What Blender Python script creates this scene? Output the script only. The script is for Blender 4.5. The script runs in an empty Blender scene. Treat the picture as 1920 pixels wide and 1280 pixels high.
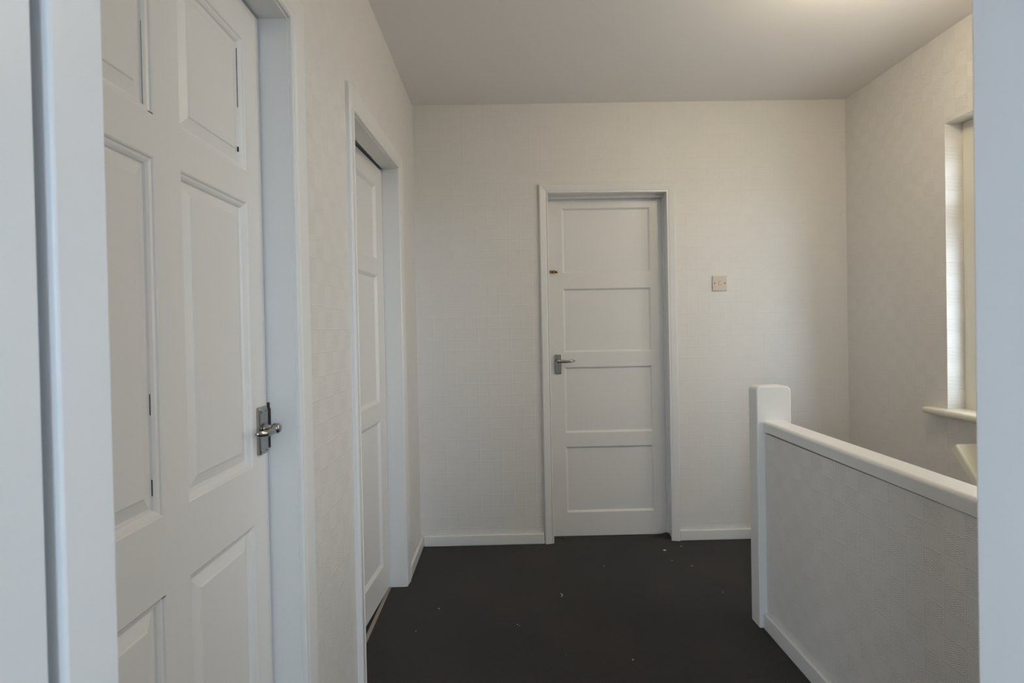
import bpy, bmesh, math, random
from mathutils import Vector, Matrix

S = bpy.context.scene
C = S.collection
random.seed(4)

# ------------------------------------------------------------------ camera
F_PX, PITCH, ROLL, YAW, CY, CAM_H = 1035.0, 0.0104, 0.0193, -0.0121, 628.55, 1.2283
cam_data = bpy.data.cameras.new('camera')
cam = bpy.data.objects.new('camera', cam_data)
C.objects.link(cam)
cam_data.sensor_fit = 'HORIZONTAL'
cam_data.sensor_width = 36.0
cam_data.lens = F_PX / 1920 * 36.0
cam_data.shift_y = -(640 - CY) / 1920
cam_data.clip_start = 0.02
cam_data.dof.use_dof = True
cam_data.dof.focus_distance = 2.6
cam_data.dof.aperture_fstop = 9.0
_c, _s = math.cos(YAW), math.sin(YAW)
right0 = Vector((_c, _s, 0)); fwd0 = Vector((-_s, _c, 0))
cp, sp = math.cos(PITCH), math.sin(PITCH)
fwd = cp * fwd0 + Vector((0, 0, -sp))
up0 = sp * fwd0 + Vector((0, 0, cp))
cr, sr = math.cos(ROLL), math.sin(ROLL)
rv = cr * right0 - sr * up0
uv = sr * right0 + cr * up0
M3 = Matrix((rv, uv, -fwd)).transposed()
cam.matrix_world = Matrix.Translation((0, 0, CAM_H)) @ M3.to_4x4()
S.camera = cam

# ------------------------------------------------------------------ world (overcast sky) and exposure
SKY_REAR = (0.665, 0.80, 1.0)      # cool sky seen by the window of the room behind the camera
SKY_SIDE = (1.0, 0.97, 0.99)      # hazy white sky seen by the stair window
SKY_REAR_W, SKY_SIDE_W = 20.0, 4.6
LAMP_W = 50.0
LAMP_COL = (1.0, 0.85, 0.60)
EXPOSURE = 0.07
SIDE_LOBE = 1.0

S.view_settings.view_transform = 'Standard'
S.view_settings.look = 'None'
S.view_settings.gamma = 1.0
S.view_settings.exposure = EXPOSURE
S.view_settings.use_curve_mapping = False

world = bpy.data.worlds.new('overcast_sky')
S.world = world
world.use_nodes = True
wt = world.node_tree
wt.nodes.clear()
wo = wt.nodes.new('ShaderNodeOutputWorld')
wb = wt.nodes.new('ShaderNodeBackground')
tc = wt.nodes.new('ShaderNodeTexCoord')
sx = wt.nodes.new('ShaderNodeSeparateXYZ')
wt.links.new(tc.outputs['Generated'], sx.inputs[0])
dif = wt.nodes.new('ShaderNodeMath'); dif.operation = 'MULTIPLY_ADD'; dif.inputs[1].default_value = 1.0   # x + y : > 0 towards the stair side
wt.links.new(sx.outputs[0], dif.inputs[0]); wt.links.new(sx.outputs[1], dif.inputs[2])
mr = wt.nodes.new('ShaderNodeMapRange'); mr.inputs[1].default_value = -0.62; mr.inputs[2].default_value = -0.28
wt.links.new(dif.outputs[0], mr.inputs[0])
mixc = wt.nodes.new('ShaderNodeMix'); mixc.data_type = 'RGBA'
wt.links.new(mr.outputs[0], mixc.inputs[0])
mixc.inputs[6].default_value = tuple(c * SKY_REAR_W for c in SKY_REAR) + (1,)
mixc.inputs[7].default_value = tuple(c * SKY_SIDE_W for c in SKY_SIDE) + (1,)
hz = wt.nodes.new('ShaderNodeMapRange')                               # darker ground below the horizon
hz.inputs[1].default_value = -0.10; hz.inputs[2].default_value = 0.04
hz.inputs[4].default_value = 1.0
grd = wt.nodes.new('ShaderNodeMapRange'); grd.inputs[3].default_value = 0.15; grd.inputs[4].default_value = 0.8
wt.links.new(mr.outputs[0], grd.inputs[0]); wt.links.new(grd.outputs[0], hz.inputs[3])
wt.links.new(sx.outputs[2], hz.inputs[0])
mixc.clamp_result = False
# brighter hazy patch of sky low down beyond the stair window, towards the front of the house
dv = wt.nodes.new('ShaderNodeVectorMath'); dv.operation = 'DOT_PRODUCT'
wt.links.new(tc.outputs['Generated'], dv.inputs[0]); dv.inputs[1].default_value = Vector((0.66, -0.74, -0.10)).normalized()
lobe = wt.nodes.new('ShaderNodeMapRange'); lobe.interpolation_type = 'SMOOTHSTEP'
lobe.inputs[1].default_value = 0.80; lobe.inputs[2].default_value = 0.97; lobe.inputs[3].default_value = 1.0; lobe.inputs[4].default_value = SIDE_LOBE
wt.links.new(dv.outputs['Value'], lobe.inputs[0])
sm = wt.nodes.new('ShaderNodeVectorMath'); sm.operation = 'SCALE'
sm.inputs[0].default_value = tuple(c * SKY_SIDE_W for c in SKY_SIDE); wt.links.new(lobe.outputs[0], sm.inputs['Scale'])
wt.links.new(sm.outputs[0], mixc.inputs[7])
wt.links.new(mixc.outputs[2], wb.inputs[0])
wt.links.new(hz.outputs[0], wb.inputs[1])
wt.links.new(wb.outputs[0], wo.inputs[0])


def portal(name, loc, rot, w, h):
    l = bpy.data.lights.new(name, 'AREA')
    l.shape = 'RECTANGLE'; l.size = w; l.size_y = h
    l.cycles.is_portal = True
    o = bpy.data.objects.new(name, l); C.objects.link(o)
    o.location = loc; o.rotation_euler = rot
    return o


# ------------------------------------------------------------------ sizes of the place (metres)
XL, XR, D, H = -0.505, 1.972, 3.154, 2.511
XO, YR, YB = -2.15, -2.60, 4.30          # outer left wall, rear wall, wall behind the back door
FY0, FY1 = 0.38, 0.48                    # wall the camera stands in
WELL_X, WELL_Y = 1.13, 2.235             # stair well corner
LOW = -1.98

RW = ((-1.95, -0.62), (0.52, 1.86))       # the two windows of the room behind the camera
for a, b in RW: portal('sky_portal_rear', ((a + b) / 2, YR - 0.19, 1.64), (math.radians(90), 0, 0), b - a, 1.22)
portal('sky_portal_stair', (XR + 0.24, 1.85, 1.48), (0, math.radians(90), 0), 1.26, 1.20)


# ------------------------------------------------------------------ materials
def new_mat(name):
    m = bpy.data.materials.new(name); m.use_nodes = True
    nt = m.node_tree
    return m, nt, nt.nodes['Principled BSDF']


def math_node(nt, op, a, b=None, c=None):
    n = nt.nodes.new('ShaderNodeMath'); n.operation = op
    for i, v in enumerate((a, b, c)):
        if v is None: continue
        if isinstance(v, (int, float)): n.inputs[i].default_value = v
        else: nt.links.new(v, n.inputs[i])
    return n.outputs[0]


def bump(nt, bsdf, height, dist, strength=1.0):
    b = nt.nodes.new('ShaderNodeBump')
    b.inputs['Distance'].default_value = dist
    b.inputs['Strength'].default_value = strength
    nt.links.new(height, b.inputs['Height'])
    nt.links.new(b.outputs[0], bsdf.inputs['Normal'])


def paint(name, col, rough, bscale=18.0, bdist=0.0006, stretch=(1, 1, 1), spec=0.5, mottle=0.02):
    m, nt, p = new_mat(name)
    g = nt.nodes.new('ShaderNodeNewGeometry')
    mp = nt.nodes.new('ShaderNodeMapping'); mp.inputs['Scale'].default_value = stretch
    nt.links.new(g.outputs['Position'], mp.inputs[0])
    n = nt.nodes.new('ShaderNodeTexNoise'); n.inputs['Scale'].default_value = bscale; n.inputs['Detail'].default_value = 4
    nt.links.new(mp.outputs[0], n.inputs['Vector'])
    n2 = nt.nodes.new('ShaderNodeTexNoise'); n2.inputs['Scale'].default_value = 3.0; n2.inputs['Detail'].default_value = 3
    nt.links.new(g.outputs['Position'], n2.inputs['Vector'])
    mx = nt.nodes.new('ShaderNodeMix'); mx.data_type = 'RGBA'
    nt.links.new(n2.outputs[0], mx.inputs[0])
    mx.inputs[6].default_value = tuple(c * (1 - mottle) for c in col) + (1,)
    mx.inputs[7].default_value = tuple(min(1, c * (1 + mottle)) for c in col) + (1,)
    nt.links.new(mx.outputs[2], p.inputs['Base Color'])
    p.inputs['Roughness'].default_value = rough
    p.inputs['Specular IOR Level'].default_value = spec
    bump(nt, p, n.outputs[0], bdist)
    return m


def wallpaper(name, axis, dist, combed=0.16, ribs=0.40, lines=0.55, col=(0.80, 0.775, 0.745)):
    """painted embossed paper: 6 cm squares, alternately zigzag-ribbed and finely combed"""
    m, nt, p = new_mat(name)
    g = nt.nodes.new('ShaderNodeNewGeometry')
    s = nt.nodes.new('ShaderNodeSeparateXYZ'); nt.links.new(g.outputs['Position'], s.inputs[0])
    u = s.outputs[axis]; v = s.outputs[2]
    A = lambda op, a, b=None, c=None: math_node(nt, op, a, b, c)
    cell = 0.0635
    u = A('ADD', u, 10.0); v = A('ADD', v, 10.0)
    U = A('DIVIDE', u, cell); V = A('DIVIDE', v, cell)
    fu = A('FRACT', U); fv = A('FRACT', V)
    eu = A('MINIMUM', fu, A('SUBTRACT', 1.0, fu)); ev = A('MINIMUM', fv, A('SUBTRACT', 1.0, fv))
    e = A('MINIMUM', eu, ev)
    edge = A('SUBTRACT', 1.0, A('MINIMUM', A('MULTIPLY', e, 22.0), 1.0))
    chk = A('MODULO', A('ADD', A('FLOOR', U), A('FLOOR', V)), 2.0)
    zig = A('MULTIPLY', A('PINGPONG', u, 0.0065), 0.45)
    w1 = A('SINE', A('MULTIPLY', A('ADD', v, zig), 2 * math.pi / 0.0056))
    zig2 = A('MULTIPLY', A('PINGPONG', v, 0.0065), 0.45)
    w2 = A('SINE', A('MULTIPLY', A('ADD', u, zig2), 2 * math.pi / 0.0056))
    h1 = A('MULTIPLY', w1, A('MULTIPLY', chk, ribs))
    h2 = A('MULTIPLY', w2, A('MULTIPLY', A('SUBTRACT', 1.0, chk), combed))
    h = A('ADD', A('ADD', h1, h2), A('MULTIPLY', edge, lines))
    n = nt.nodes.new('ShaderNodeTexNoise'); n.inputs['Scale'].default_value = 9.0; n.inputs['Detail'].default_value = 5
    nt.links.new(g.outputs['Position'], n.inputs['Vector'])
    h = A('ADD', h, A('MULTIPLY', n.outputs[0], 1.0))
    mx = nt.nodes.new('ShaderNodeMix'); mx.data_type = 'RGBA'
    nt.links.new(n.outputs[0], mx.inputs[0])
    mx.inputs[6].default_value = tuple(c * 0.975 for c in col) + (1,)
    mx.inputs[7].default_value = tuple(c * 1.02 for c in col) + (1,)
    nt.links.new(mx.outputs[2], p.inputs['Base Color'])
    p.inputs['Roughness'].default_value = 0.42
    p.inputs['Specular IOR Level'].default_value = 0.4
    bump(nt, p, h, dist)
    return m


def metal(name, col, rough):
    m, nt, p = new_mat(name)
    p.inputs['Base Color'].default_value = col + (1,)
    p.inputs['Metallic'].default_value = 1.0
    g = nt.nodes.new('ShaderNodeNewGeometry')
    n = nt.nodes.new('ShaderNodeTexNoise'); n.inputs['Scale'].default_value = 90; n.inputs['Detail'].default_value = 3
    nt.links.new(g.outputs['Position'], n.inputs['Vector'])
    r = nt.nodes.new('ShaderNodeMapRange'); r.inputs[3].default_value = rough * 0.7; r.inputs[4].default_value = rough * 1.5
    nt.links.new(n.outputs[0], r.inputs[0]); nt.links.new(r.outputs[0], p.inputs['Roughness'])
    return m


M_GLOSS = paint('white_gloss_paint', (0.80, 0.79, 0.775), 0.32, 14, 0.0006, (1, 1, 0.25))
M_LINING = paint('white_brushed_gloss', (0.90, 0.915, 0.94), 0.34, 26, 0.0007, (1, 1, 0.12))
M_DOOR = paint('white_satin_door_paint', (0.80, 0.785, 0.765), 0.36, 20, 0.0004, (1, 1, 0.3))
M_CEIL = paint('matt_ceiling_paint', (0.88, 0.855, 0.84), 0.9, 30, 0.0006, spec=0.15)
M_ROOM = paint('pale_room_paint', (0.84, 0.86, 0.88), 0.8, 30, 0.0004, spec=0.2)
M_WP_X = wallpaper('embossed_wallpaper_side', 1, 0.0009)
M_WP_Y = wallpaper('embossed_wallpaper_back', 0, 0.0008, 0.22, 0.28, 0.75)
M_WP_H = wallpaper('embossed_wallpaper_half_wall', 1, 0.0010)
M_CHROME = metal('polished_chrome', (0.37, 0.36, 0.345), 0.17)
M_DARKM = metal('tarnished_steel', (0.13, 0.12, 0.115), 0.35)
M_BRASS = metal('aged_brass', (0.34, 0.24, 0.11), 0.22)
M_CRACK = paint('dark_open_joint', (0.03, 0.028, 0.026), 0.9)
M_CREAM = paint('cream_window_paint', (0.80, 0.77, 0.66), 0.4, 20, 0.0004)
M_PLASTIC = paint('aged_ivory_plastic', (0.66, 0.585, 0.49), 0.35, 20, 0.0001)
M_WOODSTRIP = paint('dusty_bare_wood', (0.40, 0.34, 0.29), 0.8, 60, 0.001, (6, 1, 1), mottle=0.25)
M_LINT = paint('pale_lint', (0.62, 0.60, 0.56), 0.9)


def carpet():
    m, nt, p = new_mat('charcoal_carpet')
    g = nt.nodes.new('ShaderNodeNewGeometry')
    n = nt.nodes.new('ShaderNodeTexNoise'); n.inputs['Scale'].default_value = 330; n.inputs['Detail'].default_value = 3
    nt.links.new(g.outputs['Position'], n.inputs['Vector'])
    n2 = nt.nodes.new('ShaderNodeTexNoise'); n2.inputs['Scale'].default_value = 2.6; n2.inputs['Detail'].default_value = 6
    nt.links.new(g.outputs['Position'], n2.inputs['Vector'])
    r = nt.nodes.new('ShaderNodeValToRGB')
    r.color_ramp.elements[0].position = 0.33; r.color_ramp.elements[0].color = (0.010, 0.0093, 0.0090, 1)
    r.color_ramp.elements[1].position = 0.72; r.color_ramp.elements[1].color = (0.042, 0.0365, 0.0335, 1)
    nt.links.new(n.outputs[0], r.inputs[0])
    mx = nt.nodes.new('ShaderNodeMix'); mx.data_type = 'RGBA'; mx.blend_type = 'MULTIPLY'; mx.inputs[0].default_value = 1
    r2 = nt.nodes.new('ShaderNodeValToRGB')
    r2.color_ramp.elements[0].position = 0.35; r2.color_ramp.elements[0].color = (0.72, 0.78, 0.86, 1)
    r2.color_ramp.elements[1].position = 0.70; r2.color_ramp.elements[1].color = (1.28, 1.10, 1.0, 1)
    nt.links.new(n2.outputs[0], r2.inputs[0])
    nt.links.new(r.outputs[0], mx.inputs[6]); nt.links.new(r2.outputs[0], mx.inputs[7])
    nt.links.new(mx.outputs[2], p.inputs['Base Color'])
    p.inputs['Roughness'].default_value = 1.0
    p.inputs['Specular IOR Level'].default_value = 0.1
    p.inputs['Sheen Weight'].default_value = 0.15
    p.inputs['Sheen Roughness'].default_value = 0.6
    bump(nt, p, n.outputs[0], 0.003)
    return m


def glass():
    m = bpy.data.materials.new('window_glass'); m.use_nodes = True
    nt = m.node_tree; nt.nodes.clear()
    o = nt.nodes.new('ShaderNodeOutputMaterial'); mix = nt.nodes.new('ShaderNodeMixShader')
    t = nt.nodes.new('ShaderNodeBsdfTransparent'); t.inputs[0].default_value = (0.96, 0.98, 0.96, 1)
    gl = nt.nodes.new('ShaderNodeBsdfGlossy'); gl.inputs['Roughness'].default_value = 0.02
    lw = nt.nodes.new('ShaderNodeLayerWeight'); lw.inputs[0].default_value = 0.5     # Schlick reflectance, same from both faces
    p5 = math_node(nt, 'POWER', lw.outputs['Facing'], 5.0)
    nt.links.new(math_node(nt, 'MULTIPLY_ADD', p5, 0.7, 0.04), mix.inputs[0]); nt.links.new(t.outputs[0], mix.inputs[1]); nt.links.new(gl.outputs[0], mix.inputs[2])
    nt.links.new(mix.outputs[0], o.inputs[0])
    return m


def opal():
    m, nt, p = new_mat('lit_opal_glass')
    p.inputs['Base Color'].default_value = (0.9, 0.88, 0.84, 1)
    p.inputs['Roughness'].default_value = 0.2
    p.inputs['Emission Color'].default_value = LAMP_COL + (1,)
    p.inputs['Emission Strength'].default_value = LAMP_W
    return m


M_CARPET = carpet(); M_GLASS = glass(); M_OPAL = opal()


# ------------------------------------------------------------------ helpers
def empty(name, loc=(0, 0, 0), label=None, cat=None, kind=None, group=None):
    o = bpy.data.objects.new(name, None); C.objects.link(o)
    o.empty_display_size = 0.1
    o.location = loc
    tag(o, label, cat, kind, group)
    return o


def tag(o, label=None, cat=None, kind=None, group=None):
    if label: o['label'] = label
    if cat: o['category'] = cat
    if kind: o['kind'] = kind
    if group: o['group'] = group
    return o


def origin_of(o):
    v = Vector((0, 0, 0))
    while o is not None:
        v += o.location; o = o.parent
    return v


def obj(name, bm, mat, parent=None, smooth=False, bevel=0.0, loc=None, segs=2):
    """bm holds world coordinates; the object's origin goes to its parent's (or loc)"""
    bmesh.ops.remove_doubles(bm, verts=bm.verts, dist=1e-6)
    bmesh.ops.recalc_face_normals(bm, faces=bm.faces)
    me = bpy.data.meshes.new(name)
    base = origin_of(parent) if parent else Vector(loc or (0, 0, 0))
    bmesh.ops.translate(bm, verts=bm.verts, vec=-base)
    bm.to_mesh(me); bm.free()
    for mm in (mat if isinstance(mat, (list, tuple)) else [mat]): me.materials.append(mm)
    o = bpy.data.objects.new(name, me); C.objects.link(o)
    if parent: o.parent = parent
    else: o.location = base
    if smooth:
        for p in me.polygons: p.use_smooth = True
    if bevel:
        b = o.modifiers.new('bevel', 'BEVEL'); b.width = bevel; b.segments = segs; b.limit_method = 'ANGLE'
        b.angle_limit = math.radians(40); b.harden_normals = False
        for p in me.polygons: p.use_smooth = True
        try:
            w = o.modifiers.new('wn', 'WEIGHTED_NORMAL'); w.keep_sharp = True
        except Exception: pass
    return o


def box(bm, x0, x1, y0, y1, z0, z1, mi=0):
    v = [bm.verts.new(p) for p in ((x0, y0, z0), (x1, y0, z0), (x1, y1, z0), (x0, y1, z0),
                                   (x0, y0, z1), (x1, y0, z1), (x1, y1, z1), (x0, y1, z1))]
    for f in ((0, 3, 2, 1), (4, 5, 6, 7), (0, 1, 5, 4), (1, 2, 6, 5), (2, 3, 7, 6), (3, 0, 4, 7)):
        bm.faces.new([v[i] for i in f]).material_index = mi
    return v


def boxes(*bs):
    bm = bmesh.new()
    for b in bs: box(bm, *b)
    return bm


def struct(name, bm, mat, label=None, cat=None, parent=None, **k):
    o = obj(name, bm, mat, parent, **k)
    return tag(o, label, cat, 'structure')


def mbox(bm, mp, u0, u1, z0, z1, d0, d1, mi=0):
    """box in a door's own axes (u across, z up, d towards the viewer)"""
    v = [bm.verts.new(mp(*p)) for p in ((u0, z0, d0), (u1, z0, d0), (u1, z1, d0), (u0, z1, d0),
                                        (u0, z0, d1), (u1, z0, d1), (u1, z1, d1), (u0, z1, d1))]
    for f in ((0, 3, 2, 1), (4, 5, 6, 7), (0, 1, 5, 4), (1, 2, 6, 5), (2, 3, 7, 6), (3, 0, 4, 7)):
        bm.faces.new([v[i] for i in f]).material_index = mi
    return v


def plane_map(origin, udir, ndir):
    O, U, N = Vector(origin), Vector(udir).normalized(), Vector(ndir).normalized()
    return lambda u, z, d: O + U * u + Vector((0, 0, z)) + N * d


def architrave(mp, u0, u1, zl, zr, profile, drop=0.0):
    """mitred moulding round three sides; profile = [(outward offset, projection)]"""
    bm = bmesh.new()
    loops = []
    for (o, h) in profile:
        loops.append([bm.verts.new(mp(*p)) for p in ((u0 - o, -drop, h), (u0 - o, zl + o, h), (u1 + o, zr + o, h), (u1 + o, -drop, h))])
    n = len(profile)
    for i in range(n):
        a, b = loops[i], loops[(i + 1) % n]
        for k in range(3): bm.faces.new((a[k], a[k + 1], b[k + 1], b[k]))
    bm.faces.new([l[0] for l in loops]); bm.faces.new([l[3] for l in reversed(loops)])
    return bm


def ringed_panel(mp, u0, u1, z0, z1, rings):
    bm = bmesh.new(); prev = None
    for (o, d) in rings:
        q = [bm.verts.new(mp(*p)) for p in ((u0 + o, z0 + o, d), (u1 - o, z0 + o, d), (u1 - o, z1 - o, d), (u0 + o, z1 - o, d))]
        if prev:
            for k in range(4): bm.faces.new((prev[k], prev[(k + 1) % 4], q[(k + 1) % 4], q[k]))
        prev = q
    bm.faces.new(prev)
    # closed back so that the panel has its own thickness
    d0 = -0.024
    b = [bm.verts.new(mp(*p)) for p in ((u0, z0, d0), (u1, z0, d0), (u1, z1, d0), (u0, z1, d0))]
    bm.verts.ensure_lookup_table()
    f = bm.verts[:4]
    for k in range(4): bm.faces.new((f[k], b[k], b[(k + 1) % 4], f[(k + 1) % 4]))
    bm.faces.new(b)
    return bm


def leaf_frame(mp, u0, u1, z0, z1, panels, thick):
    """stiles and rails round the panels"""
    us = sorted({u0, u1, *[p[0] for p in panels], *[p[1] for p in panels]})
    zs = sorted({z0, z1, *[p[2] for p in panels], *[p[3] for p in panels]})
    bm = bmesh.new()
    V = {}
    def v(u, z, d):
        k = (round(u, 5), round(z, 5), d)
        if k not in V: V[k] = bm.verts.new(mp(u, z, d))
        return V[k]
    hole = lambda a, b, c, d: any(p[0] - 1e-6 <= a and b <= p[1] + 1e-6 and p[2] - 1e-6 <= c and d <= p[3] + 1e-6 for p in panels)
    for d in (0.0, -thick):
        for a, b in zip(us, us[1:]):
            for c, e in zip(zs, zs[1:]):
                if not hole(a, b, c, e): bm.faces.new((v(a, c, d), v(b, c, d), v(b, e, d), v(a, e, d)))
    def wall(a, b):
        bm.faces.new((v(*a, 0.0), v(*b, 0.0), v(*b, -thick), v(*a, -thick)))
    for a, b in zip(us, us[1:]): wall((a, z0), (b, z0)); wall((a, z1), (b, z1))
    for a, b in zip(zs, zs[1:]): wall((u0, a), (u0, b)); wall((u1, a), (u1, b))
    for (a, b, c, e) in panels:
        uu = [x for x in us if a - 1e-6 <= x <= b + 1e-6]; zz = [x for x in zs if c - 1e-6 <= x <= e + 1e-6]
        for p, q in zip(uu, uu[1:]): wall((p, c), (q, c)); wall((p, e), (q, e))
        for p, q in zip(zz, zz[1:]): wall((a, p), (a, q)); wall((b, p), (b, q))
    return bm


def tube(bm, pts, radii, seg=14, flat=None, cap=True, mi=0):
    """sweep an ellipse along pts; radii = [(r_side, r_up)]"""
    rings = []
    n = len(pts)
    up = Vector((0, 0, 1)) if flat is None else Vector(flat)
    for i, p in enumerate(pts):
        p = Vector(p)
        t = (Vector(pts[min(i + 1, n - 1)]) - Vector(pts[max(i - 1, 0)])).normalized()
        s = t.cross(up)
        if s.length < 1e-4: s = t.cross(Vector((1, 0, 0)))
        s.normalize(); w = s.cross(t).normalized()
        ra, rb = radii[i] if isinstance(radii[i], tuple) else (radii[i], radii[i])
        rings.append([bm.verts.new(p + s * (ra * math.cos(2 * math.pi * k / seg)) + w * (rb * math.sin(2 * math.pi * k / seg))) for k in range(seg)])
    for a, b in zip(rings, rings[1:]):
        for k in range(seg):
            bm.faces.new((a[k], a[(k + 1) % seg], b[(k + 1) % seg], b[k])).material_index = mi
    if cap:
        bm.faces.new(rings[0][::-1]).material_index = mi; bm.faces.new(rings[-1]).material_index = mi


def prism(bm, poly, fn0, fn1, mi=0):
    """poly of 2-D points, fn0/fn1 map it to its two end faces"""
    a = [bm.verts.new(fn0(*p)) for p in poly]; b = [bm.verts.new(fn1(*p)) for p in poly]
    n = len(poly)
    for k in range(n): bm.faces.new((a[k], a[(k + 1) % n], b[(k + 1) % n], b[k])).material_index = mi
    bm.faces.new(a[::-1]).material_index = mi; bm.faces.new(b).material_index = mi


def rounded(w, h, r, seg=5, corners=(1, 1, 1, 1)):
    """rounded rectangle 0..w x 0..h; corners: bl, br, tr, tl"""
    pts = []
    for (cx, cy, a0, on, px, py) in ((r, r, 180, corners[0], 0, 0), (w - r, r, 270, corners[1], w, 0),
                                     (w - r, h - r, 0, corners[2], w, h), (r, h - r, 90, corners[3], 0, h)):
        if on:
            for k in range(seg + 1):
                a = math.radians(a0 + 90 * k / seg)
                pts.append((cx + r * math.cos(a), cy + r * math.sin(a)))
        else: pts.append((px, py))
    return pts


# ------------------------------------------------------------------ floors, ceiling, walls
# landing carpet: a fine grid so that it can ruck up at the back door's right jamb
bm = bmesh.new()
def floor_patch(x0, x1, y0, y1, nx, ny, bumpf=None):
    g = [[bm.verts.new((x0 + (x1 - x0) * i / nx, y0 + (y1 - y0) * j / ny,
                        bumpf(x0 + (x1 - x0) * i / nx, y0 + (y1 - y0) * j / ny) if bumpf else 0)) for i in range(nx + 1)] for j in range(ny + 1)]
    for j in range(ny):
        for i in range(nx): bm.faces.new((g[j][i], g[j][i + 1], g[j + 1][i + 1], g[j + 1][i]))
def ruck(x, y):
    h = 0.021 * math.exp(-((x - 0.925) / 0.022) ** 2 - ((y - 3.205) / 0.03) ** 2)
    h += 0.010 * math.exp(-((x - 0.885) / 0.05) ** 2 - ((y - 3.225) / 0.02) ** 2)
    h += 0.007 * math.exp(-((x - 0.315) / 0.014) ** 2 - ((y - 3.22) / 0.02) ** 2)
    return h
floor_patch(-0.573, WELL_X, 0.36, 2.235, 4, 4)
floor_patch(-0.573, XR, 2.235, 3.05, 4, 4)
floor_patch(-0.573, 0.20, 3.05, 3.26, 2, 2)
floor_patch(0.20, 1.0, 3.05, 3.26, 160, 42, ruck)
floor_patch(1.0, XR, 3.05, 3.26, 2, 2)
floor_patch(XO, XR, YR, 0.36, 4, 4)
bmesh.ops.remove_doubles(bm, verts=bm.verts, dist=1e-6)
me_faces = bm.faces[:]
struct('floor', bm, M_CARPET, 'dark charcoal fitted carpet covering the landing floor', 'floor')
# bare boards under and behind the doors, and the concrete-like slab edge round the stair well
struct('floor_2', boxes((XO, -0.588, 0.36, YB, -0.03, -0.002), (-0.588, XR, 3.262, YB, -0.03, -0.002),
                            (-0.588, WELL_X, 0.36, 2.235, -0.20, -0.004), (-0.588, XR, 2.235, 3.262, -0.20, -0.004),
                            (XO, XR, YR - 0.2, 0.36, -0.20, -0.004)), M_CARPET, 'dark carpet of the rooms beyond the doors', 'floor')
struct('trim_1', boxes((-0.588, -0.572, 1.880, 2.653, -0.004, 0.0015)), M_WOODSTRIP,
       'narrow dusty bare strip under the far left door', 'threshold')
struct('ceiling', boxes((XO - 0.2, XR + 0.26, YR - 0.25, YB + 0.1, H, H + 0.08)), M_CEIL, 'plain matt off-white ceiling over the landing', 'ceiling')

# door openings
D1 = dict(y0=0.592, y1=1.325, z=1.977)
D2 = dict(y0=1.880, y1=2.653, zn=1.972, zf=2.007)
D3 = dict(x0=0.258, x1=0.939, z=2.000)
WL0 = XL - 0.13                                           # back face of the left wall


def ybox_slope(bm, x0, x1, y0, y1, z0a, z0b, z1):
    v = [bm.verts.new(p) for p in ((x0, y0, z0a), (x1, y0, z0a), (x1, y1, z0b), (x0, y1, z0b),
                                   (x0, y0, z1), (x1, y0, z1), (x1, y1, z1), (x0, y1, z1))]
    for f in ((0, 3, 2, 1), (4, 5, 6, 7), (0, 1, 5, 4), (1, 2, 6, 5), (2, 3, 7, 6), (3, 0, 4, 7)): bm.faces.new([v[i] for i in f])

bm = boxes((WL0, XL, FY1, D1['y0'] - 0.02, 0, H), (WL0, XL, D1['y1'] + 0.02, D2['y0'] - 0.02, 0, H),
           (WL0, XL, D2['y1'] + 0.02, D + 0.115, 0, H), (WL0, XL, D1['y0'] - 0.02, D1['y1'] + 0.02, D1['z'] + 0.02, H))
ybox_slope(bm, WL0, XL, D2['y0'] - 0.02, D2['y1'] + 0.02, D2['zn'] + 0.02, D2['zf'] + 0.02, H)
struct('wall_left', bm, M_WP_X, 'left landing wall in white painted embossed wallpaper with two doorways', 'wall')

bm = boxes((XL, D3['x0'] - 0.02, D, D + 0.115, 0, H), (D3['x1'] + 0.02, XR, D, D + 0.115, 0, H),
           (D3['x0'] - 0.02, D3['x1'] + 0.02, D, D + 0.115, D3['z'] + 0.02, H), (WELL_X, XR, 3.14, 3.154, LOW, -0.2))
struct('wall_back', bm, M_WP_Y, 'end wall of the landing in white embossed wallpaper around the door', 'wall')

WY0, WY1, WZ0, WZ1 = 1.22, 2.441, 0.815, 2.108            # stair window opening
bm = boxes((XR, XR + 0.24, YR - 0.2, WY0, LOW, H), (XR, XR + 0.24, WY1, YB, LOW, H),
           (XR, XR + 0.24, WY0, WY1, LOW, WZ0), (XR, XR + 0.24, WY0, WY1, WZ1, H))
struct('wall_right', bm, M_WP_X, 'right outside wall above the stairs with the window', 'wall')

JL, JR = -0.340, 0.411                                    # door stops of the doorway we look through
bm = boxes((XO, JL - 0.075, FY0, FY1, 0, H), (JR + 0.045, XR, FY0, FY1, LOW, H), (JL - 0.075, JR + 0.045, FY0, FY1, 2.03, H))
struct('wall_front', bm, M_ROOM, 'wall of the doorway the view is taken from', 'wall')
struct('wall_outer_left', boxes((XO - 0.15, XO, YR - 0.2, YB, -0.2, H)), M_ROOM, 'plain wall of the rooms beyond the left doors', 'wall')
struct('wall_outer_back', boxes((XO, XR, YB, YB + 0.1, -0.2, H)), M_ROOM, 'plain wall behind the end door', 'wall')
struct('wall_rear', boxes((XO, RW[0][0], YR - 0.2, YR, 0, H), (RW[0][1], RW[1][0], YR - 0.2, YR, 0, H), (RW[1][1], XR, YR - 0.2, YR, 0, H),
                          *[(a, b, YR - 0.2, YR, z0, z1) for a, b in RW for z0, z1 in ((0, 1.03), (2.25, H))]), M_ROOM, 'wall with two windows behind the viewpoint', 'wall')
struct('wall_stairwell', boxes((WELL_X - 0.02, WELL_X - 0.005, FY1, 2.21, LOW, -0.2), (WELL_X, XR, 2.238, 2.25, LOW, -0.2),
                               (WELL_X, XR, 0.30, 0.38, LOW, -0.2)), M_WP_X, 'low walls lining the stair well', 'wall')
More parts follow.
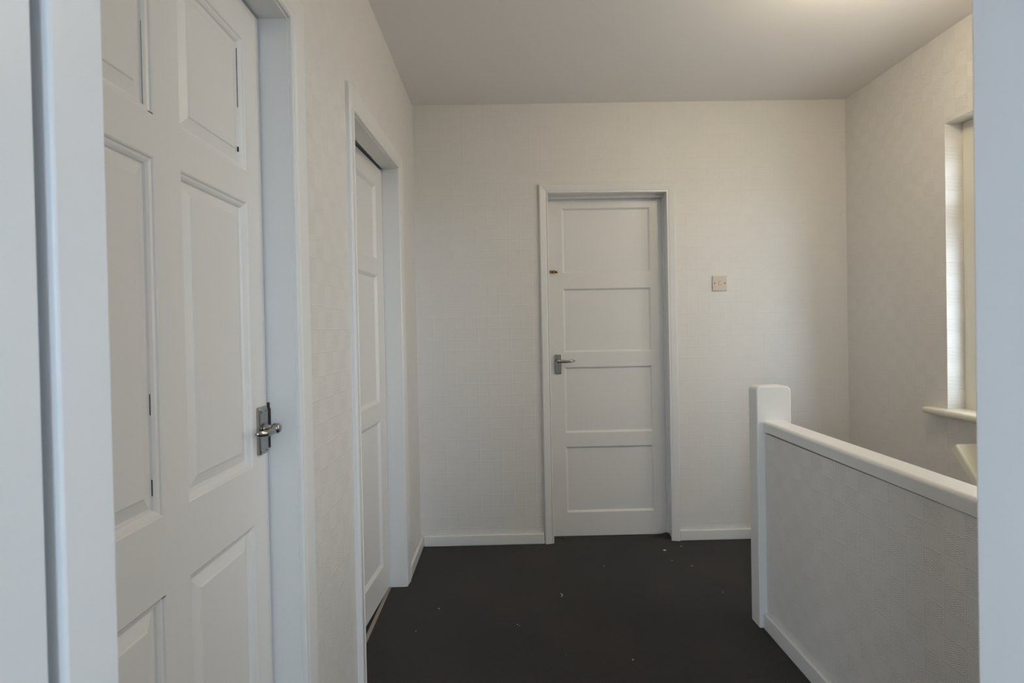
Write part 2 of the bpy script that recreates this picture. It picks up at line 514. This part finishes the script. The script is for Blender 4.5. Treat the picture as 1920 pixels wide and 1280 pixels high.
# flight going down towards the viewer
bm = bmesh.new()
poly = [(2.235, -0.02)]
y, z = 2.235, -0.19
for k in range(8):
    poly += [(y, z), (y - 0.215, z)]; y -= 0.215; z -= 0.2
poly += [(y, LOW), (2.235, LOW)]
prism(bm, poly, lambda a, b: Vector((WELL_X, a, b)), lambda a, b: Vector((XR, a, b)))
tag(obj('stairs', bm, M_WOODSTRIP), 'bare wooden stairs going down behind the half-height wall', 'stairs', 'structure')
struct('floor_3', boxes((WELL_X - 0.1, XR + 0.05, 0.2, 3.2, LOW - 0.05, LOW)), M_WOODSTRIP, 'lower floor at the foot of the stairs', 'floor')


def baseboard(name, bs, label, bevel=0.006):
    return struct(name, boxes(*bs), M_GLOSS, label, 'baseboard', bevel=bevel)

AR = 0.070                                                # architrave width
SK, SKT = 0.062, 0.018
baseboard('baseboard_left', [(XL, XL + SKT, D2['y1'] + AR, D - 0.001, 0, SK)], 'short white skirting on the left wall beyond the far left door')
baseboard('baseboard_left_middle', [(XL, XL + SKT, D1['y1'] + AR, D2['y0'] - AR - 0.005, 0, SK)], 'white skirting between the two left doors')
baseboard('baseboard_back', [(XL + SKT, D3['x0'] - 0.056, D - SKT, D, 0, SK)], 'white skirting on the end wall left of the door')
baseboard('baseboard_back_right', [(D3['x1'] + 0.040, XR, D - SKT, D, 0, SK)], 'white skirting on the end wall right of the door')

# ------------------------------------------------------------------ doors
ARCH = [(0.000, 0.0), (0.000, 0.008), (0.004, 0.012), (0.008, 0.012), (0.010, 0.0095), (0.014, 0.0095), (0.022, 0.0125), (0.045, 0.016),
        (0.060, 0.018), (0.066, 0.0165), (0.070, 0.012), (0.070, 0.0)]
FIELD = [(0.0, 0.0), (0.0025, -0.0015), (0.004, -0.004), (0.0085, -0.0055), (0.0125, -0.0085), (0.0145, -0.0125),
         (0.018, -0.0125), (0.0385, -0.0065), (0.0405, -0.0045), (0.0425, -0.0042)]
FLAT = [(0.0, 0.0), (0.003, -0.001), (0.010, -0.0085), (0.0125, -0.010), (0.02, -0.010)]


def lever_handle(mp, u, z, direction, leaf, plate_w=0.046, plate_h=0.106, reach=0.10, neck=0.036, zoff=0.016):
    """lever on a short backplate; direction = +1 / -1 along u"""
    bm = bmesh.new()
    w, h = plate_w, plate_h
    base = rounded(w, h, 0.006, 3)
    zc = z - zoff
    lo = lambda d, ins: (lambda a, b: mp(u - w / 2 + ins + a * (w - 2 * ins) / w, zc - h / 2 + ins + b * (h - 2 * ins) / h, d))
    prism(bm, base, lo(0.0, 0), lo(0.0055, 0))
    prism(bm, base, lo(0.0055, 0.0008), lo(0.008, 0.0035))
    plate = obj('handle_plate', bm, M_CHROME, leaf)
    bm = bmesh.new()
    for du in (-w * 0.28, w * 0.28):
        for dz in (-h / 2 + 0.010, h / 2 - 0.010):
            c = mp(u + du, zc + dz, 0.0078); e = mp(u + du, zc + dz, 0.0098)
            tube(bm, [c, e], [0.0034, 0.0026], 10)
    sc = obj('screw', bm, M_CHROME, plate)
    bm = bmesh.new()
    tube(bm, [mp(u, z, 0.008), mp(u, z, 0.013), mp(u, z, 0.014), mp(u, z, neck)], [0.0125, 0.0125, 0.009, 0.0085], 18)
    tube(bm, [mp(u, z, neck - 0.006), mp(u, z, neck + 0.004), mp(u, z, neck + 0.008)], [0.0115, 0.012, 0.008], 18)
    P, R = [], []
    for k in range(13):
        t = k / 12
        uu = u + direction * (-0.010 + t * reach)
        dd = neck + 0.002 - 0.006 * math.sin(t * math.pi) * 0.4 - (0.016 * max(0, t - 0.72) / 0.28) * (1 if t > 0.72 else 0)
        zz = z - 0.003 * math.sin(t * math.pi)
        P.append(mp(uu, zz, dd))
        R.append((0.0042 * (0.45 if k in (0, 12) else 1.0), (0.0098 - 0.0035 * t) * (0.5 if k in (0, 12) else 1.0)))
    tube(bm, P, R, 16)
    obj('lever_handle', bm, M_CHROME, leaf, smooth=True)


# --- door 1: six-panel door in the left wall
mp1 = plane_map((-0.571, 0, 0), (0, 1, 0), (1, 0, 0))
d1 = empty('door_1', (XL, 0.96, 0), 'white six-panel door with chrome lever handle, nearest on the left wall', 'door', 'structure')
y0, y1, zz = D1['y0'], D1['y1'], D1['z']
bm = boxes((WL0, XL + 0.0005, y1, y1 + 0.02, 0, zz + 0.02), (WL0, XL + 0.0005, y0 - 0.02, y0, 0, zz + 0.02), (WL0, XL + 0.0005, y0, y1, zz, zz + 0.02))
obj('door_lining', bm, M_GLOSS, d1)
mpw = plane_map((XL, 0, 0), (0, 1, 0), (1, 0, 0))
obj('architrave', architrave(mpw, y0 - 0.004, y1 + 0.004, zz + 0.004, zz + 0.004, ARCH), M_GLOSS, d1)
PAN1 = []
for (a, b) in ((0.668, 0.918), (0.991, 1.243)):
    for (c, e) in ((0.215, 0.800), (0.931, 1.523), (1.592, 1.887)): PAN1.append((a, b, c, e))
leaf1 = obj('door_leaf', leaf_frame(mp1, y0 + 0.003, y1 - 0.006, 0.008, zz - 0.006, PAN1, 0.040), M_DOOR, d1)
for p in PAN1: obj('door_panel', ringed_panel(mp1, *p, FIELD), M_DOOR, leaf1)
lever_handle(mp1, 1.286, 1.010, -1, leaf1, 0.046, 0.110, 0.086, 0.036, 0.004)
bm = bmesh.new()                                         # open joints in the mouldings
for (a, b, c, e) in ((0.9050, 0.9053, 1.60, 1.74), (1.2296, 1.2300, 1.73, 1.86), (1.2282, 1.2292, 1.632, 1.643),
                     (0.9044, 0.9049, 0.968, 0.995), (0.9045, 0.9047, 1.10, 1.135)):
    mbox(bm, mp1, a, b, c, e, -0.0120, -0.0088)
for (a, b, c, e) in ((0.905, 0.9165, 1.5925, 1.5945), (0.9085, 0.918, 0.7975, 0.7992), (0.668, 0.93, 0.7992, 0.8002), (0.991, 1.243, 0.7992, 0.8001)):
    mbox(bm, mp1, a, b, c, e, -0.003, -0.0002)
obj('open_joint', bm, M_CRACK, leaf1)
bm = bmesh.new()
box(bm, -0.576, -0.566, y1 - 0.0015, y1 + 0.001, 0.958, 1.066)
box(bm, -0.572, -0.564, y1 - 0.0025, y1 - 0.0005, 0.985, 1.052)
obj('strike_plate', bm, M_DARKM, d1)

# --- door 2: three-panel door, slightly ajar, at the far end of the left wall
d2 = empty('door_2', (XL, 2.27, 0), 'white three-panel door standing slightly ajar, far end of the left wall', 'door', 'structure')
y0, y1 = D2['y0'], D2['y1']
bm = boxes((WL0, XL + 0.0005, y1, y1 + 0.02, 0, D2['zf'] + 0.02), (WL0, XL + 0.0005, y0 - 0.02, y0, 0, D2['zn'] + 0.02))
ybox_slope(bm, -0.574, XL + 0.0005, y0, y1, D2['zn'], D2['zf'], D2['zn'] + 0.03)
ybox_slope(bm, WL0, -0.574, y0, y1, D2['zn'] + 0.027, D2['zf'] + 0.015, D2['zn'] + 0.03)
bmesh.ops.translate(bm, verts=[v for v in bm.verts if abs(v.co.z - D2['zn'] - 0.03) < 1e-6 and v.co.y > 2.6], vec=(0, 0, D2['zf'] - D2['zn']))
obj('door_lining', bm, M_GLOSS, d2)
obj('architrave', architrave(mpw, y0 - 0.004, y1 + 0.002, D2['zn'] + 0.004, D2['zf'] + 0.004, ARCH), M_GLOSS, d2)
ang = 0.061
mp2 = plane_map((-0.577, 2.648, 0), (-ang, -1, 0), (1, -ang, 0))     # u runs from the hinges towards the viewer
PAN2 = [(0.098, 0.640, 0.145, 0.822), (0.098, 0.640, 0.902, 1.492), (0.098, 0.640, 1.560, 1.905)]
leaf2 = obj('door_leaf', leaf_frame(mp2, 0.0, 0.745, 0.012, 1.995, PAN2, 0.038), M_DOOR, d2)
FLAT2 = [(0.0, 0.0), (0.003, -0.001), (0.014, -0.010), (0.017, -0.012), (0.02, -0.012)]
for p in PAN2: obj('door_panel', ringed_panel(mp2, *p, FLAT2), M_DOOR, leaf2)

# --- door 3: four-panel door in the end wall
d3 = empty('door_3', (0.6, D, 0), 'white four-panel door closed in the middle of the end wall', 'door', 'structure')
x0, x1, zz = D3['x0'], D3['x1'], D3['z']
bm = boxes((x0 - 0.02, x0, D - 0.0005, D + 0.115, 0, zz + 0.02), (x1, x1 + 0.02, D - 0.0005, D + 0.115, 0, zz + 0.02), (x0, x1, D - 0.0005, D + 0.115, zz, zz + 0.02))
obj('door_lining', bm, M_GLOSS, d3)
mpb = plane_map((0, D, 0), (1, 0, 0), (0, -1, 0))
ARCH3 = [(o * 0.72, h) for o, h in ARCH]
obj('architrave', architrave(mpb, x0 - 0.003, x1 - 0.006, zz + 0.0, zz - 0.004, ARCH3), M_GLOSS, d3)
struct('door_stop', boxes((x0, x1, D + 0.062, D + 0.088, zz - 0.018, zz), (x1 - 0.006, x1, D + 0.066, D + 0.088, 0, zz - 0.018)), M_GLOSS, parent=d3, bevel=0.001)
mp3 = plane_map((0, D + 0.090, 0), (1, 0, 0), (0, -1, 0))
PAN3 = [(0.343, 0.863, 0.142, 0.533), (0.343, 0.863, 0.612, 1.002), (0.343, 0.863, 1.087, 1.463), (0.343, 0.863, 1.554, 1.934)]
leaf3 = obj('door_leaf', leaf_frame(mp3, x0 + 0.003, x1 - 0.003, 0.004, zz - 0.014, PAN3, 0.022), M_DOOR, d3)
for p in PAN3:
    o = ringed_panel(mp3, *p, FLAT)
    for v in o.verts:
        if v.co.y > D + 0.090 + 0.020: v.co.y = D + 0.090 + 0.020
    obj('door_panel', o, M_DOOR, leaf3)
lever_handle(mp3, 0.3055, 1.040, 1, leaf3, 0.040, 0.114, 0.108, 0.040, 0.021)
# little brass bolt on the stile
bm = bmesh.new()
mbox(bm, mp3, 0.271, 0.300, 1.553, 1.571, 0.0, 0.003)
tube(bm, [mp3(0.266, 1.563, 0.008), mp3(0.310, 1.563, 0.008)], [0.0042, 0.0042], 12)
mbox(bm, mp3, 0.288, 0.295, 1.555, 1.571, 0.003, 0.013)
mbox(bm, mp3, 0.272, 0.278, 1.555, 1.571, 0.003, 0.013)
tube(bm, [mp3(0.304, 1.563, 0.008), mp3(0.304, 1.560, 0.018), mp3(0.306, 1.556, 0.026)], [0.0035, 0.003, 0.006], 12)
obj('bolt', bm, M_BRASS, leaf3)

# --- door 4: doorway we look through, its leaf swung back into the viewer's room
d4 = empty('door_4', (0.03, 0.40, 0), 'white painted doorway in the foreground framing the view, its door folded back at far left', 'door', 'structure')
SY = 0.424
bm = boxes((JL - 0.075, JL - 0.046, 0.36, FY1, 0, 2.03), (JR + 0.012, JR + 0.045, 0.36, FY1, 0, 2.03), (JL - 0.046, JR + 0.012, 0.36, FY1, 1.998, 2.03))
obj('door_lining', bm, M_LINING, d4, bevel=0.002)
def stop_bm(x0, x1): return boxes((x0, x1, SY, FY1 + 0.0005, 0, 1.998))
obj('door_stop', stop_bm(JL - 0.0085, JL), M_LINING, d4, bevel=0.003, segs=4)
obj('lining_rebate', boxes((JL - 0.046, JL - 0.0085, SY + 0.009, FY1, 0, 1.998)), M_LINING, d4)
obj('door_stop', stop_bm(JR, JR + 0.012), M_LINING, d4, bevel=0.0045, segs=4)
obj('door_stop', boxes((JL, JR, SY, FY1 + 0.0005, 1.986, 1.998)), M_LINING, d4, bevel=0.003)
mpf = plane_map((0, FY1, 0), (1, 0, 0), (0, 1, 0))
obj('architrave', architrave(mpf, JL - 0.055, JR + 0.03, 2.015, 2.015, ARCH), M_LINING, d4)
mp4 = plane_map((-0.3455, 0.4128, 0), (0, -1, 0), (1, 0, 0))
PAN4 = [(a, b, c, e) for (a, b) in ((0.098, 0.330), (0.415, 0.650)) for (c, e) in ((0.215, 0.800), (0.931, 1.523), (1.592, 1.887))]
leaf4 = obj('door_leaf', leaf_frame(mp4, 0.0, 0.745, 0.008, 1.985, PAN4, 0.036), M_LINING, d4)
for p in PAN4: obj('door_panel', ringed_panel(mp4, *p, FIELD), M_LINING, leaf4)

# ------------------------------------------------------------------ half-height wall beside the stairs
hw = empty('half_wall', (1.08, 1.35, 0), 'half-height wallpapered wall with white capping and newel post guarding the stairs', 'half wall')
WF = 1.038
obj('papered_panel', boxes((WF, 1.105, FY1, 2.209, 0, 0.79)), M_WP_H, hw)
bm = bmesh.new()
cap = rounded(0.088, 0.042, 0.012, 5, (0, 0, 1, 1))
prism(bm, cap, lambda a, b: Vector((1.030 + a, FY1 + 0.019, 0.790 + b)), lambda a, b: Vector((1.033 + a, 2.2095, 0.799 + b)))
obj('capping', bm, M_GLOSS, hw)
obj('baseboard', boxes((1.022, WF + 0.001, FY1 + 0.019, 2.212, 0, 0.064)), M_GLOSS, hw, bevel=0.004)
bm = bmesh.new()
post = rounded(0.140, 0.980, 0.022, 6, (0, 0, 1, 1))
prism(bm, post, lambda a, b: Vector((1.007 + a, 2.209, b)), lambda a, b: Vector((1.007 + a, 2.284, b)))
o = obj('newel_post', bm, M_GLOSS, hw, bevel=0.005, segs=3)

# ------------------------------------------------------------------ sloping handrail on the stair wall
bm = bmesh.new()
a = math.radians(49)
dirv = Vector((0, -math.cos(a), -math.sin(a))); nv = Vector((0, -math.sin(a), math.cos(a)))
sec = rounded(XR - 1.848, 0.042, 0.010, 4, (1, 0, 0, 1))
P0 = Vector((1.848, 2.250, 0.722))
prism(bm, sec, lambda u, w: P0 + Vector((u, 0, 0)) + nv * (w - 0.042) + dirv * (0.0 + (0.042 - w) * 0.15), lambda u, w: P0 + Vector((u, 0, 0)) + nv * (w - 0.042) + dirv * 1.9)
hr = obj('stair_handrail', bm, M_CREAM, bevel=0.004, loc=(1.91, 2.25, 0.72))
tag(hr, 'cream wooden handrail sloping down the stair wall below the window', 'handrail')

# ------------------------------------------------------------------ stair window
w1 = empty('window_1', (XR + 0.1, 1.83, WZ0), 'bright cream-framed stair window in the right wall', 'window', 'structure')
FX0, FX1 = XR + 0.078, XR + 0.138
fw = 0.075
bm = boxes((FX0, FX1, WY0, WY0 + fw, WZ0, WZ1), (FX0, FX1, WY1 - fw, WY1, WZ0, WZ1), (FX0, FX1, WY0 + fw, WY1 - fw, WZ0, WZ0 + fw), (FX0, FX1, WY0 + fw, WY1 - fw, WZ1 - fw, WZ1),
           (FX0, FX1, 1.80, 1.85, WZ0 + fw, WZ1 - fw), (FX0, FX1, WY0 + fw, 1.80, 1.70, 1.745), (FX0, FX1, 1.85, WY1 - fw, 1.70, 1.745))
fr = obj('window_frame', bm, M_CREAM, w1, bevel=0.003)
CX0, CX1 = FX0 + 0.012, FX1 - 0.008
for (a0, a1, c0, c1) in ((WY0 + fw, 1.80, WZ0 + fw, 1.70), (1.85, WY1 - fw, WZ0 + fw, 1.70), (WY0 + fw, 1.80, 1.745, WZ1 - fw), (1.85, WY1 - fw, 1.745, WZ1 - fw)):
    s = 0.036
    cs = obj('casement', boxes((CX0, CX1, a0, a0 + s, c0, c1), (CX0, CX1, a1 - s, a1, c0, c1), (CX0, CX1, a0 + s, a1 - s, c0, c0 + s), (CX0, CX1, a0 + s, a1 - s, c1 - s, c1)), M_CREAM, w1, bevel=0.003)
    obj('glass_pane', boxes((CX0 + 0.015, CX0 + 0.019, a0 + s, a1 - s, c0 + s, c1 - s)), M_GLASS, cs)
bm = bmesh.new()
sill = rounded(XR + 0.09 - (XR - 0.048), 0.030, 0.013, 6, (1, 0, 0, 1))
prism(bm, sill, lambda u, w: Vector((XR - 0.048 + u, WY0 - 0.09, 0.806 + w)), lambda u, w: Vector((XR - 0.048 + u, 2.535, 0.806 + w)))
for v in bm.verts:                                       # the horns stop at the wall face
    pass
obj('window_sill', bm, M_CREAM, w1, bevel=0.005)
# rear windows
for k, (a, b) in enumerate(RW):
    w2 = empty('window_%d' % (k + 2), ((a + b) / 2, YR - 0.1, 1.03), ('left' if k == 0 else 'right') + ' window in the room behind the viewpoint', 'window', 'structure')
    obj('window_frame', boxes((a, a + 0.04, YR - 0.12, YR - 0.06, 1.03, 2.25), (b - 0.04, b, YR - 0.12, YR - 0.06, 1.03, 2.25),
                              (a + 0.04, b - 0.04, YR - 0.12, YR - 0.06, 1.03, 1.07), (a + 0.04, b - 0.04, YR - 0.12, YR - 0.06, 2.21, 2.25)), M_GLOSS, w2)
    obj('glass_pane', boxes((a + 0.04, b - 0.04, YR - 0.094, YR - 0.090, 1.07, 2.21)), M_GLASS, w2)

# ------------------------------------------------------------------ switch plate on the end wall
sw = empty('blanking_plate', (1.232, D, 1.4705), 'ivory square electrical plate on the end wall right of the door', 'switch plate')
bm = bmesh.new()
mbox(bm, mpb, 1.191, 1.273, 1.4275, 1.5135, 0.0, 0.009)
obj('plate', bm, M_PLASTIC, sw, bevel=0.003, segs=3)
for u in (1.203, 1.261):
    bm = bmesh.new(); tube(bm, [mpb(u, 1.471, 0.0085), mpb(u, 1.471, 0.0096)], [0.0042, 0.0036], 14)
    obj('screw', bm, M_DARKM, sw)
bm = bmesh.new()
mbox(bm, mpb, 1.2255, 1.2285, 1.459, 1.484, 0.0088, 0.0100)
mbox(bm, mpb, 1.2285, 1.2385, 1.4815, 1.484, 0.0088, 0.0100)
mbox(bm, mpb, 1.2285, 1.2385, 1.459, 1.4615, 0.0088, 0.0100)
obj('outlet_slot', bm, paint('brown_moulding', (0.42, 0.34, 0.27), 0.5), sw)

# ------------------------------------------------------------------ ceiling light (just above the top edge of the frame)
cl = empty('ceiling_light', (1.30, 1.77, H), 'lit opal glass globe light close to the ceiling over the stairs', 'ceiling light')
def lathe(prof, cx, cy, seg=40):
    bm = bmesh.new(); R = []
    for (r, z) in prof: R.append([bm.verts.new((cx + r * math.cos(2 * math.pi * k / seg), cy + r * math.sin(2 * math.pi * k / seg), z)) for k in range(seg)])
    for a, b in zip(R, R[1:]):
        for k in range(seg): bm.faces.new((a[k], a[(k + 1) % seg], b[(k + 1) % seg], b[k]))
    bm.faces.new(R[0]); bm.faces.new(R[-1])
    return bm
obj('base_ring', lathe([(0.055, H), (0.055, H - 0.012), (0.045, H - 0.020), (0.016, H - 0.022), (0.016, H - 0.05)], 1.30, 1.77), M_GLOSS, cl)
gz, gr = H - 0.108, 0.078
obj('glass_globe', lathe([(max(0.002, gr * math.cos(math.radians(t))), gz + gr * math.sin(math.radians(t))) for t in range(78, -91, -12)], 1.30, 1.77), M_OPAL, cl, smooth=True)

# ------------------------------------------------------------------ bits of lint on the carpet
def fleck(x, y, r, name='lint_fleck'):
    bm = bmesh.new()
    bmesh.ops.create_icosphere(bm, subdivisions=2, radius=r)
    for v in bm.verts:
        v.co.x *= random.uniform(0.8, 1.6); v.co.y *= random.uniform(0.7, 1.2); v.co.z *= 0.5
    bmesh.ops.translate(bm, verts=bm.verts, vec=(x, y, r * 0.5))
    o = obj(name, bm, M_LINT, loc=(x, y, 0))
    return o
FLECKS = [
    (0.027, 2.285, 0.0022, 'pale fleck of lint on the mid carpet, left one of a close pair'),
    (0.036, 2.276, 0.0016, 'pale fleck of lint on the mid carpet, right one of a close pair'),
    (0.448, 2.021, 0.0030, 'pale fleck of lint on the near carpet, closest to the viewer on the right'),
    (0.959, 3.059, 0.0030, 'bright fleck of lint at the foot of the end door frame, right side'),
    (0.484, 2.829, 0.0022, 'small fleck of lint on the carpet straight in front of the end door'),
    (0.934, 2.803, 0.0030, 'pale fleck of lint on the carpet midway from end door to newel post'),
    (0.851, 2.873, 0.0022, 'small fleck of lint just nearer than the fluff by the end door'),
    (-0.390, 2.256, 0.0018, 'leftmost fleck of lint, beside the sill of the ajar left door'),
    (0.206, 2.062, 0.0012, 'faintest speck of lint low in the middle of the carpet'),
    (0.978, 2.519, 0.0020, 'fleck of lint on the carpet beside the newel post'),
    (-0.317, 2.434, 0.0028, 'grey-white fleck of lint in front of the ajar left door'),
]
for (x, y, r, lab) in FLECKS:
    tag(fleck(x, y, r), lab, 'lint', group='flecks of lint on the carpet')
tag(fleck(0.850, 3.006, 0.0065, 'fluff'), 'largest pale bit of fluff on the carpet in front of the end door', 'fluff')
bm = bmesh.new()
P = [(0.229 + 0.010 * math.cos(t), 2.528 + 0.016 * math.sin(t), 0.0022) for t in [math.radians(-75 + 15 * k) for k in range(11)]]
tube(bm, P, [0.0008 + 0.0016 * math.sin(math.pi * k / 10) for k in range(11)], 8)
tag(obj('paper_shred', bm, M_LINT, loc=(0.229, 2.528, 0)), 'small crescent-shaped pale shred in the middle of the dark carpet', 'shred')
